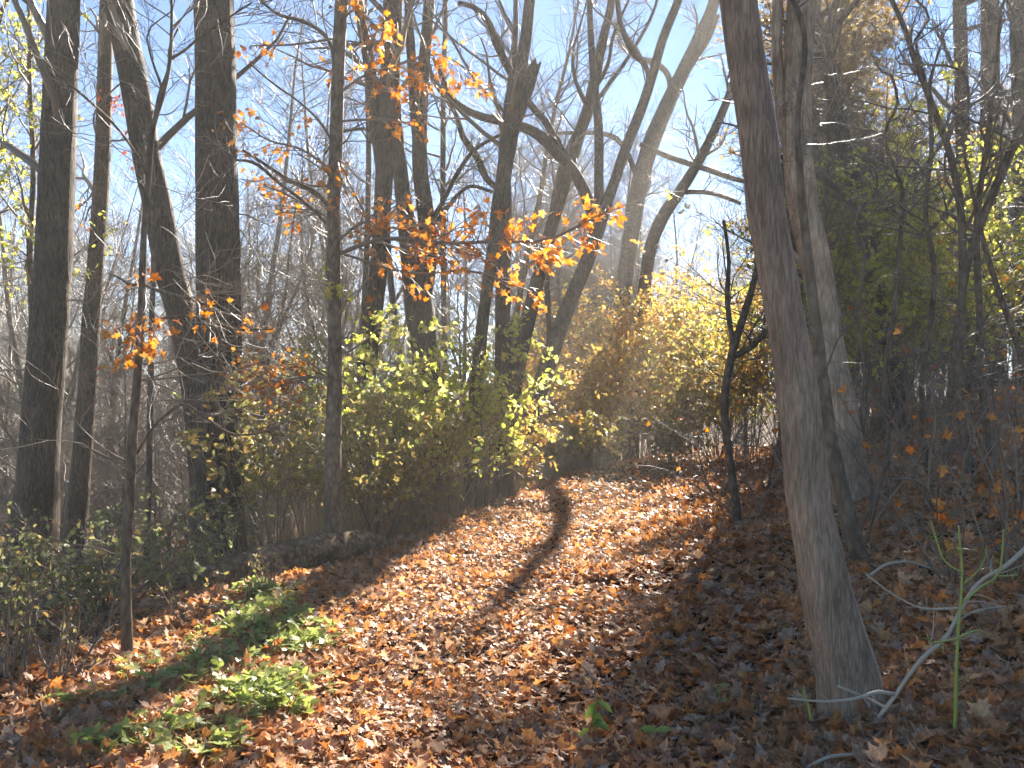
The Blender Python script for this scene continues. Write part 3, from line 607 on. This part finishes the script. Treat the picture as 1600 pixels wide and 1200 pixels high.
GS = [
 (838, 16.6, 2.3, 1.5, 4200, L_GOLD, 'golden shrub left of the leaning trunk, where the path edge turns'),
 (875, 19.5, 2.6, 1.6, 4200, L_GOLD, 'golden orange shrub filling the gap right of the leaning trunk'),
 (1120, 16.0, 2.4, 1.5, 3800, L_OLIVE, 'olive gold shrub around the foot of the black leaning fork'),
 (850, 20, 3.0, 1.6, 3600, L_GOLD, 'golden shrub behind the foot of the leaning trunk'),
 (900, 21.5, 4.6, 2.0, 4600, L_GOLD, 'tall golden shrub at the bend of the path'),
 (960, 22.5, 5.2, 2.0, 5200, L_GOLD, 'tallest golden shrub at the bend of the path, in the centre'),
 (1020, 22.0, 4.8, 2.0, 4800, L_GOLD, 'golden orange shrub where the path turns out of sight'),
 (1080, 21.5, 4.6, 2.0, 4400, L_GOLD, 'golden shrub left of the black leaning fork'),
 (1130, 19.5, 3.6, 1.7, 3600, L_YG, 'yellow green shrub behind the black leaning fork'),
 (930, 19.5, 1.8, 1.2, 1800, L_OLIVE, 'low olive shrub at the far edge of the path'),
 (1050, 20.5, 1.9, 1.3, 1900, L_OLIVE, 'low olive shrub at the end of the visible path'),
 (1000, 26, 5.6, 2.2, 3600, L_YG, 'pale green shrub rising behind the golden ones')]
for px, Y, h, rad, nl, lm, lab in GS:
    shrub(lab, Y+(5 if h > 2 else 1.5), px, h+(1.0 if h > 2 else -.2), rad, 22, lm, int(nl*.8), .15, group='shrubs at the bend of the path', k1=9)
RS = [
 (1330, 15, 5.0, 1.8, 5200, L_YG, 'yellow green leafy shrub right of the pale brown trunk'),
 (1400, 15.5, 5.4, 1.8, 6000, L_YG, 'tallest bright yellow green shrub on the right bank'),
 (1460, 16, 4.6, 1.8, 4600, L_YG, 'yellow green shrub behind the crooked dark stem'),
 (1370, 19, 6.2, 2.2, 5200, L_YG, 'hazy green shrub high on the right bank'),
 (1540, 18, 4.2, 2.0, 2600, L_OLIVE, 'olive shrub high on the bank by the right edge'),
 (1490, 22, 6.8, 2.4, 3600, L_GOLD, 'golden brown shrub on the skyline of the right bank'),
 (1235, 18, 5.2, 1.9, 900, L_OLIVE, 'tall olive shrub seen between the foreground trunk and the pale trunk'),
 (1170, 20, 4.6, 1.8, 2400, L_GOLD, 'golden shrub just left of the foreground trunk'),
 (1310, 24, 7.5, 2.2, 1800, L_YG, 'tall hazy yellow green shrub behind the right bank, top near the ivy clad trunk')]
for px, Y, h, rad, nl, lm, lab in RS:
    shrub(lab, Y, px, h, rad, 24, lm, int(nl*.95), .12, group='shrubs on the right bank', k1=9)
# bare arching shrubs on the right bank
spots = [(1120, 12.5, 1.8), (1160, 10, 1.6), (1200, 12, 2.0), (1100, 15, 1.8), (1330, 7.2, 1.5), (1400, 8.4, 1.9), (1470, 7.4, 1.7), (1560, 8.2, 2.0), (1520, 10.5, 2.3), (1440, 11, 2.4), (1360, 11.5, 2.4), (1590, 6.6, 1.5), (1230, 15, 2.6), (1600, 11.5, 2.6), (1290, 13, 2.8), (1420, 13.5, 3.2), (1560, 14, 3.4), (1500, 5.6, .9), (1590, 5.2, .9)]
BARE = ['bare twiggy shrub at the right edge of the path, left of the black leaning fork', 'bare shrub in front of the black leaning fork, touching the foreground trunk', 'bare shrub behind the foreground trunk at the height of the path bend', 'small bare shrub where the path disappears',
 'bare shrub just right of the foot of the dark leaning sapling', 'bare shrub on the bank right of the pale trunk, below the straight dark stem', 'bare shrub above the yellow green sapling', 'bare shrub at the right edge, above the pale dead branch', 'bare shrub around the foot of the dark stem near the right edge', 'bare shrub at the foot of the thin stem with a crooked fork',
 'bare shrub under the yellow green leaves, right of the pale trunk', 'low bare shrub cut by the right edge of the photo', 'bare shrub seen between the foreground trunk and the pale trunk', 'tall bare shrub cut by the right edge of the photo', 'bare shrub behind the pale trunk', 'tall bare shrub in front of the brightest yellow green leaves',
 'tallest bare shrub high on the bank near the right edge', 'very small bare shrub behind the yellow green sapling', 'very small bare shrub at the right edge behind the dead branch']
for px, Y, h in spots:
    shrub(BARE[spots.index((px, Y, h))], Y, px, h, h*.75, 9, L_ORANGE, 14, .09, tw=TW, k1=4, k2=3, shape='star', name='bare_shrub', group='bare shrubs on the right bank', arch=.06)
# brambles and seedlings in the left foreground
for px, Y, h, lab in [(30, 7.6, 1.2, 'bramble with pale green leaves at the left edge'), (110, 8.2, 1.1, 'tangled bramble left of the sapling'), (-20, 6.2, .9, 'bramble cut off by the left edge of the photo'), (170, 7.2, .9, 'low bramble just behind the sapling'), (260, 8.6, 1.1, 'dry bramble at the left end of the log'), (60, 10, 1.6, 'green bramble in front of the far left trunk'), (20, 11.5, 2.2, 'green bush beside the far left trunk'), (180, 10.5, 1.5, 'brown bramble behind the sapling'), (330, 9.8, 1.2, 'bramble behind the fallen log')]:
    shrub(lab, Y, px, h, h*.95, 15, L_BRAMBLE, 420, .075, tw=TW, k1=8, name='bramble', arch=.09, group='brambles in the left foreground', lo=0)
for px, Y, h, lab in [(90, 5.0, .6, 'between the bottom left corner and the sapling'), (300, 6.6, .5, 'right of the sapling foot'), (20, 5.0, .8, 'in the bottom left corner'), (150, 6.0, .6, 'just left of the sapling foot'), (420, 7.6, .5, 'in front of the log')]:
    shrub('small dry stemmed weed standing in the leaves ' + lab, Y, px, h, .3, 6, L_OLIVE, 40, .045, tw=TW, name='weed', cat='weed', group='dry weeds at the lower left', k1=4, lo=0)

# ------------------------------------------------------------------ far woods: a few bare trees, copied with their parts
def proto(name, label, h, r, kind, tw, group, leaf=None, k1=22, wide=.28):
    root = empty(name, (0, 0, 0)); tag(root, label, 'tree', group)
    l = grow(np.zeros((1, 3)), np.array([[rng.normal(0, .06), rng.normal(0, .06), 1]]), h, 12, .05, .05)
    lr = (r*np.linspace(1, .12, 12)**.9)[None]
    mb = MB(); tubes(mb, l, lr, 8); 
    if kind == 'fork':
        A, Ar = spawn(l, lr, 3, .25, .5, h*.6, ang=(15, 30), K=9, wob=.07, up=.08, rr=.7, taper=.2); tubes(mb, A, Ar, 7)
        l2 = np.concatenate([A]); 
        cb = MB(); B, Br = spawn(A, Ar, 9, .15, 1, h*.22, ang=(25, 60), K=7, wob=.12, up=.05, rr=.45, taper=.3)
        A0, A0r = spawn(l, lr, k1, .35, 1, h*.22, ang=(30, 65), K=7, wob=.12, up=.05, rr=.45, taper=.3)
        B = np.concatenate([B, A0]); Br = np.concatenate([Br, A0r])
    else:
        cb = MB(); B, Br = spawn(l, lr, k1*2, .2, 1, h*wide, ang=(30, 70), K=7, wob=.12, up=.05, rr=.4, taper=.3)
    tubes(cb, B, np.maximum(Br, .008), 4)
    D, Dr = spawn(B, Br, 7, .15, 1, h*.11, ang=(25, 60), K=5, wob=.14, up=.04, rr=.55, taper=.4); tubes(cb, D, np.maximum(Dr, .0055), 3)
    E, Er = spawn(D, Dr, 5, .1, 1, h*.055, ang=(25, 60), K=3, wob=.14, up=.04, rr=.6, taper=.5); tubes(cb, E, np.maximum(Er, .0042), 3)
    mb.build('trunk', B_SMOOTH, root); cb.build('crown', tw, root)
    if leaf:
        lm, nl, ls = leaf; f = MB(); pick = rng.integers(0, len(E), nl); pos, tn, _, _ = along(E[pick], rng.uniform(0, 1, nl))
        leaves(f, pos, unit(tn+rng.normal(0, .6, (nl, 3))), rnd_dir(nl, 1, .5), rng.uniform(.6, 1.1, nl)*ls, 'rhomb', .2); f.build('foliage', lm, root)
    return root
def copy_tree(o, loc, rz, sc, label=None, group=None):
    c = o.copy(); C.objects.link(c); c.location = loc; c.rotation_euler = (rng.normal(0, .03), rng.normal(0, .03), rz); c.scale = (sc, sc, sc)
    if label: c['label'] = label
    if group: c['group'] = group
    for ch in o.children:
        d = ch.copy(); C.objects.link(d); d.parent = c
    return c
ORD = ['nearest', 'second nearest', 'third nearest', 'fourth nearest', 'fifth nearest', 'sixth nearest', 'seventh nearest', 'eighth nearest', 'ninth nearest', 'tenth nearest', 'eleventh nearest', 'twelfth nearest', 'thirteenth nearest', 'fourteenth nearest', 'fifteenth nearest', 'sixteenth nearest', 'seventeenth nearest', 'eighteenth nearest', 'nineteenth nearest', 'twentieth nearest']
GAPS = [(40, 'at the left photo edge'), (130, 'around the far left trunk'), (225, 'right of the slim dark trunk'), (300, 'around the thin sunlit stem'), (390, 'behind the thickest trunk'), (460, 'right of the thickest trunk'), (535, 'around the young maple'), (600, 'around the twin stem trunk'),
        (680, 'around the three forked stems'), (760, 'left of the broken trunk'), (840, 'right of the broken trunk'), (920, 'left of the fan of limbs'), (1000, 'under the fan of limbs'), (1080, 'right of the fan of limbs'), (1170, 'behind the black leaning fork'), (1260, 'behind the foreground trunk'),
        (1340, 'right of the pale trunk'), (1420, 'behind the straight dark stem'), (1480, 'behind the crooked dark stem'), (1540, 'behind the curving dark stem'), (1590, 'near the right edge'), (9999, 'at the right edge')]
def scatter(protos, spots, label, group):
    spots = sorted(spots, key=lambda a: a[1]); seen = {}
    word = label; labs = []
    for x, y, s in spots:
        g_ = next(t for lim, t in GAPS if CX+F*x/y < lim); seen[g_] = seen.get(g_, 0)+1
        labs.append('%s %s %s' % (ORD[min(seen[g_], 20)-1], word, g_))
    order = rng.permutation(len(spots)); spots = [spots[i] for i in order]; labs = [labs[i] for i in order]
    for i, (x, y, s) in enumerate(spots):
        label = labs[i]
        o = protos[i % len(protos)]; loc = (x, y, float(H(x, y))-.1)
        if i < len(protos):
            o.location = loc; o.rotation_euler = (0, 0, rng.uniform(0, 6.28)); o.scale = (s, s, s); o['label'] = label; o['group'] = group
        else: copy_tree(o, loc, rng.uniform(0, 6.28), s, label, group)
def cand(n, y0, y1, p0, p1, s0=.8, s1=1.15):
    out = []
    while len(out) < n:
        y = rng.uniform(y0, y1); x = (rng.uniform(p0, p1)-CX)/F*y
        if all(math.hypot(x-a, y-b) > 1.4 for a, b, _ in out): out.append((x, y, rng.uniform(s0, s1)))
    return out
rng = np.random.default_rng(33)
pr = [proto('bare_tree', '', 15, .13, k, TW, '') for k in ('fork', 'plain', 'fork', 'plain', 'fork')]
sp1 = cand(60, 24, 60, -60, 800)
scatter(pr, sp1, 'tall bare tree in the hollow', 'bare trees in the hollow')
pr2 = [proto('bare_tree', '', 15, .11, k, TW, '', k1=26) for k in ('plain', 'fork', 'plain')]
scatter(pr2, cand(16, 33, 45, 810, 1040)+cand(42, 44, 85, 800, 1240), 'bare tree beyond the path bend', 'bare trees behind the bend')
pr3 = [proto('bare_tree', '', 13, .12, k, TW_D, '', k1=34) for k in ('plain', 'fork', 'plain', 'fork')]
scatter(pr3, [((p-CX)/F*y, y, sc) for p, y, sc in ((1215, 16.5, .58), (1262, 15, .6), (1245, 19.5, .66))]+cand(20, 37, 58, 1250, 1680, 1.15, 1.45), 'bare dark tree on the bank', 'bare trees on the right bank')
pr6 = [proto('brown_shade_tree', '', 14, .13, 'plain', TW, '', leaf=(L_BROWN, 5200, .18), k1=26, wide=.15) for _ in range(2)]  # leafy crowns added to throw denser shade over the path and bank
scatter(pr6, [(8.6, 24.6, 1.05), (7.6, 21.5, .85), (9.9, 28.0, 1.2), (12.4, 32, 1.25)], 'added brown leaved shade tree', 'shade trees added behind the bank')
pr4 = [proto('young_tree', '', 5.5, .04, 'plain', TW, '') for _ in range(3)]
scatter(pr4, cand(85, 17, 45, -60, 700, .6, 1.2), 'low bare tree in the hollow', 'young trees in the hollow')
pr5 = [proto('young_tree', '', 6, .035, 'plain', TW_D, '') for _ in range(3)]
scatter(pr5, cand(30, 16, 36, 1240, 1680, .5, 1.1), 'thin young tree on the bank', 'young trees on the right bank')

rng = np.random.default_rng(5)
# ------------------------------------------------------------------ log, plants, dead branches
p0 = ground_at(265, 7.6); p1 = ground_at(615, 10.3)
l = smooth_line([tuple(p0+[0, 0, .03])+(.11,), tuple(p0*.7+p1*.3+[0, 0, .13])+(.14,), tuple(p0*.4+p1*.6+[.02, 0, .16])+(.15,), tuple(p0*.15+p1*.85+[0, 0, .12])+(.12,), tuple(p1+[0, 0, .02])+(.05,)], 26)
root = empty('fallen_log', (l[13][0], l[13][1], float(H(l[13][0], l[13][1])))); tag(root, 'old mossy fallen log lying along the left edge of the leafy path', 'log')
mb = MB(); barky(mb, l, 16, .10, 0); mb.build('log', B_LOG, root, root.location)
mb = MB(); A, Ar = spawn(l[None, :, :3], l[None, :, 3], 3, .3, .8, .25, ang=(50, 80), K=4, rr=.3, taper=.6); tubes(mb, A, Ar, 7, cap=True); mb.build('branch_stub', B_LOG, root, root.location)

# green ground plants on the left verge
def plant(x, y, s, n):
    z = float(H(x, y)); root = empty('green_plant', (x, y, z))
    o = np.zeros((n, 3)); th = rng.uniform(0, 6.28, n); d = np.stack([np.cos(th), np.sin(th), rng.uniform(.5, 2.2, n)], -1)
    A = grow(o, d, rng.uniform(.5, 1, n)*s*.5, 5, .08, -.12); st = MB(); tubes(st, A, np.full((n, 5), .0018), 3); st.build('stems', GRASS, root)
    f = MB(); ax = A[:, -1]-A[:, -2]; ax[:, 2] *= .2
    leaves(f, A[:, -1], ax, rnd_dir(n, .3, 1.4), rng.uniform(.045, .085, n)*min(1.1, s*3), 'lobed', .18); f.build('foliage', L_PLANT, root)
    return root
cl = [(395, 930, 30, 9), (440, 950, 30, 8), (400, 975, 40, 10), (470, 985, 30, 8), (360, 1010, 50, 8), (430, 1020, 40, 9), (490, 1020, 25, 6), (350, 1060, 40, 7), (420, 1075, 40, 9), (370, 1100, 45, 8), (270, 1075, 30, 4), (210, 1055, 20, 3), (130, 1110, 40, 4), (230, 1160, 60, 6), (320, 1180, 60, 6), (150, 1180, 30, 3), (440, 1120, 30, 5)]
PW = ['just in front of the log', 'at the back of the green patch', 'at the back left of the green patch', 'at the back right of the green patch', 'in the middle left of the green patch', 'in the middle of the green patch', 'at the right side of the green patch', 'left of centre in the green patch', 'right of centre in the green patch', 'at the front of the green patch',
      'right of the sapling foot', 'beside the sapling foot', 'left of the sapling foot', 'in the front left corner', 'in the very front of the patch', 'at the bottom left of the photo', 'at the front right of the patch']
PL = []
for ci, (cx_, cy_, sd, n) in enumerate(cl):
    for k in range(int(n*1.5)):
        px = cx_+rng.normal(0, sd*.6); py = cy_+rng.normal(0, sd*.25)
        Y = EYE/((py-HY)/F); x = (px-CX)/F*Y
        z = float(H(x, Y)); Y = (EYE-z)/((py-HY)/F); x = (px-CX)/F*Y
        n_ = int(rng.integers(8, 16)); t = plant(x, Y, rng.uniform(.18, .36), n_)
        PL.append((ci, Y, t))

PL.sort(key=lambda a: a[:2]); cnt = {}
for ci, Y, t in PL:
    cnt[ci] = cnt.get(ci, 0)+1
    tag(t, '%s lobed green plant %s' % (ORD[min(cnt[ci], 20)-1], PW[ci]), 'plant', 'green plants left of the path')
# small seedling with drooping pointed leaves in the foreground
def seedling(px, py, hs, label, lm, spec):
    Y = EYE/((py-HY)/F); x = (px-CX)/F*Y; z = float(H(x, Y)); Y = (EYE-z)/((py-HY)/F); x = (px-CX)/F*Y
    root = empty('seedling', (x, Y, float(H(x, Y)))); tag(root, label, 'seedling')
    A = grow(np.zeros((1, 3)), np.array([[.05, 0, 1.]]), hs, 6, .08, 0); mb = MB(); tubes(mb, A, np.full((1, 6), .0022), 4); mb.build('stem', TW_G, root)
    for (t, ang, s, dz) in spec:
        f = MB(); p, _, _, _ = along(A, np.array([t])); a = np.array([[math.cos(R(ang)), -.2, dz]])
        leaves(f, p, a, np.array([[0.35, -1, .35]]), s, 'slender', .12); f.build('leaf', lm, root)
SEED = leafmat('seedling_leaves', [(.16, .24, .05), (.24, .32, .08)], .5, rough=.35, gloss=.5, spot=.15)
seedling(918, 1160, .22, 'small seedling with drooping pointed green leaves in front of the path', SEED, [(1, 20, .10, -.7), (.95, 165, .10, -1.3), (.8, 60, .135, -3.5), (.55, 0, .10, -.5), (.35, 170, .07, -.5)])
seedling(1015, 1180, .12, 'tiny green seedling right of the drooping one', SEED, [(1, 10, .08, .1), (1, 160, .08, .1), (.5, 250, .06, .2)])
seedling(1120, 1110, .14, 'pale dull green weed in the leaves left of the foreground trunk', L_BRAMBLE, [(1, 10, .06, .3), (.9, 140, .06, .3), (.8, 250, .06, .2), (.5, 60, .06, .1)])

# yellow green sapling and pale dead branch at the lower right
def traced(name, label, cat, Y, main, subs, mat, r=.5, ly=0.0, tw=8, twl=.15, part='stem', sub='branch'):
    l = smooth_line(px_line(main, Y, ly), 30); base = l[0, :3].copy()
    root = empty(name, base); tag(root, label, cat)
    mb = MB(); barky(mb, l, 8, .03, 0); 
    A, Ar = spawn(l[None, :, :3], l[None, :, 3], tw, .3, 1, twl, ang=(30, 75), K=5, wob=.2, rr=.4, taper=.4); tubes(mb, A, np.maximum(Ar, .001), 4)
    mb.build(part, mat, root, base)
    for s_ in subs:
        l2 = smooth_line(px_line(s_, Y, ly), 14); m2 = MB(); l2[:, 1] += np.linspace(0, rng.uniform(-.12, .12), 14); barky(m2, l2, 6, .03, 0)
        A, Ar = spawn(l2[None, :, :3], l2[None, :, 3], 6, .3, 1, .07, ang=(30, 75), K=4, wob=.2, rr=.5, taper=.5); tubes(m2, A, np.maximum(Ar, .001), 3)
        m2.build(sub, mat, root, base)
    return root
traced('yellow_green_sapling', 'leafless sapling with bright yellow green twigs at the lower right', 'sapling', 3.6,
       [(1490, 1215, 6), (1492, 1140, 6), (1494, 1060, 5.5), (1497, 990, 5), (1501, 945, 4.5), (1503, 890, 4), (1500, 850, 3.5), (1498, 822, 2.5)],
       [[(1501, 945, 4), (1530, 920, 4), (1560, 900, 3.5), (1570, 860, 3), (1572, 828, 2)], [(1503, 895, 3), (1480, 880, 3), (1468, 850, 3), (1460, 815, 2)], [(1505, 912, 2.5), (1530, 895, 2.5), (1545, 875, 2), (1550, 855, 1.5)],
        [(1497, 997, 4), (1470, 998, 3.5), (1440, 994, 3), (1430, 980, 2)], [(1497, 997, 3.5), (1520, 990, 3), (1540, 988, 2)], [(1501, 862, 2.5), (1485, 855, 2), (1470, 848, 2)], [(1560, 900, 3), (1585, 903, 2.5), (1610, 905, 2)]], TW_G, tw=10, twl=.06)
traced('dead_branch', 'pale dead branch slanting over the leaves beside the yellow green sapling', 'branch', 3.75,
       [(1372, 1122, 5), (1385, 1105, 7), (1400, 1085, 6), (1415, 1062, 6), (1450, 1020, 7), (1475, 1000, 6), (1500, 955, 7), (1530, 910, 6.5), (1570, 885, 7), (1620, 840, 8)],
       [[(1398, 1085, 6), (1370, 1080, 6), (1340, 1088, 5), (1290, 1092, 4), (1225, 1085, 3)], [(1385, 1106, 5), (1360, 1095, 4), (1320, 1082, 4)], [(1502, 950, 5), (1440, 950, 3), (1390, 925, 3), (1355, 898, 3)], [(1470, 1000, 4), (1520, 960, 3), (1580, 950, 2)]], TW_P, tw=8, twl=.3, part='branch', sub='side_branch')
for i, (lab, Y, mn, mt) in enumerate([
    ('pale stick lying in the leaves near the bottom right', 3.5, [(1260, 1200, 5), (1290, 1185, 6), (1345, 1178, 5)], TW_P),
    ('long curved stick on the leaves below the foreground sapling', 5.2, [(55, 1100, 4), (90, 1075, 6), (120, 1058, 6), (160, 1048, 5)], TW_P),
    ('thin twig arching over the leaves right of the leaning trunk', 6.0, [(1358, 900, 5), (1385, 882, 5), (1420, 878, 4), (1460, 890, 3)], TW_P),
    ('yellow green broken stalk left of the leaning trunk foot', 3.9, [(1268, 1125, 5), (1262, 1100, 4), (1256, 1080, 4)], TW_G)]):
    traced('fallen_stick' if i != 3 else 'broken_stalk', lab, 'stick' if i != 3 else 'stalk', Y, mn, [], mt, tw=3, twl=.1, part='stick')

# dry stalks and grass along the path edge
def stalks(n, box, hmin, hmax, mat, name, label, wd=.0022):
    x = rng.uniform(0, 1, n); Y = rng.uniform(box[0], box[1], n)
    e = np.interp(Y, _ey, _ex); X = xc(Y)-e-box[2]+box[3]*x
    o = np.stack([X, Y, H(X, Y)-.02], -1); d = np.stack([rng.normal(0, .25, n), rng.normal(0, .25, n), np.ones(n)], -1)
    A = grow(o, d, rng.uniform(hmin, hmax, n), 5, .07, -.02); mb = MB(); tubes(mb, A, np.full((n, 1), wd)*np.linspace(1, .4, 5)[None], 3)
    return tag(mb.build(name, mat), label, 'grass', kind='stuff')
stalks(9000, (10.8, 24, 2.6, 3.0), .25, 1.1, STRAW, 'dry_stalks', 'dry brown stalks and weeds along the left edge of the path')
stalks(1800, (15, 23, .3, .5), .1, .35, GRASS, 'grass', 'short green grass at the far edge of the path', .003)
stalks(700, (6.5, 10, .1, .6), .1, .35, GRASS, 'grass', 'sparse green grass in front of the log', .002)

# ------------------------------------------------------------------ haze, added to imitate the lens veil; also greys the far trees
m, N, L = newmat('veil_haze')
pv = N.new('ShaderNodeVolumePrincipled'); pv.inputs['Color'].default_value = (1, .95, .88, 1); pv.inputs['Density'].default_value = .0019; pv.inputs['Anisotropy'].default_value = .35
o_ = N.new('ShaderNodeOutputMaterial'); L.new(pv.outputs[0], o_.inputs['Volume'])
mb = MB(); x0, x1, y0, y1, z0, z1 = -190, 190, -30, 205, -9.5, 22
mb.add([(x0, y0, z0), (x1, y0, z0), (x1, y1, z0), (x0, y1, z0), (x0, y0, z1), (x1, y0, z1), (x1, y1, z1), (x0, y1, z1)],
       [(0, 3, 2, 1), (4, 5, 6, 7), (0, 1, 5, 4), (1, 2, 6, 5), (2, 3, 7, 6), (3, 0, 4, 7)])
tag(mb.build('haze', m, smooth=False), 'thin pale haze greying the far woods, added to imitate lens veil', 'haze', kind='stuff')
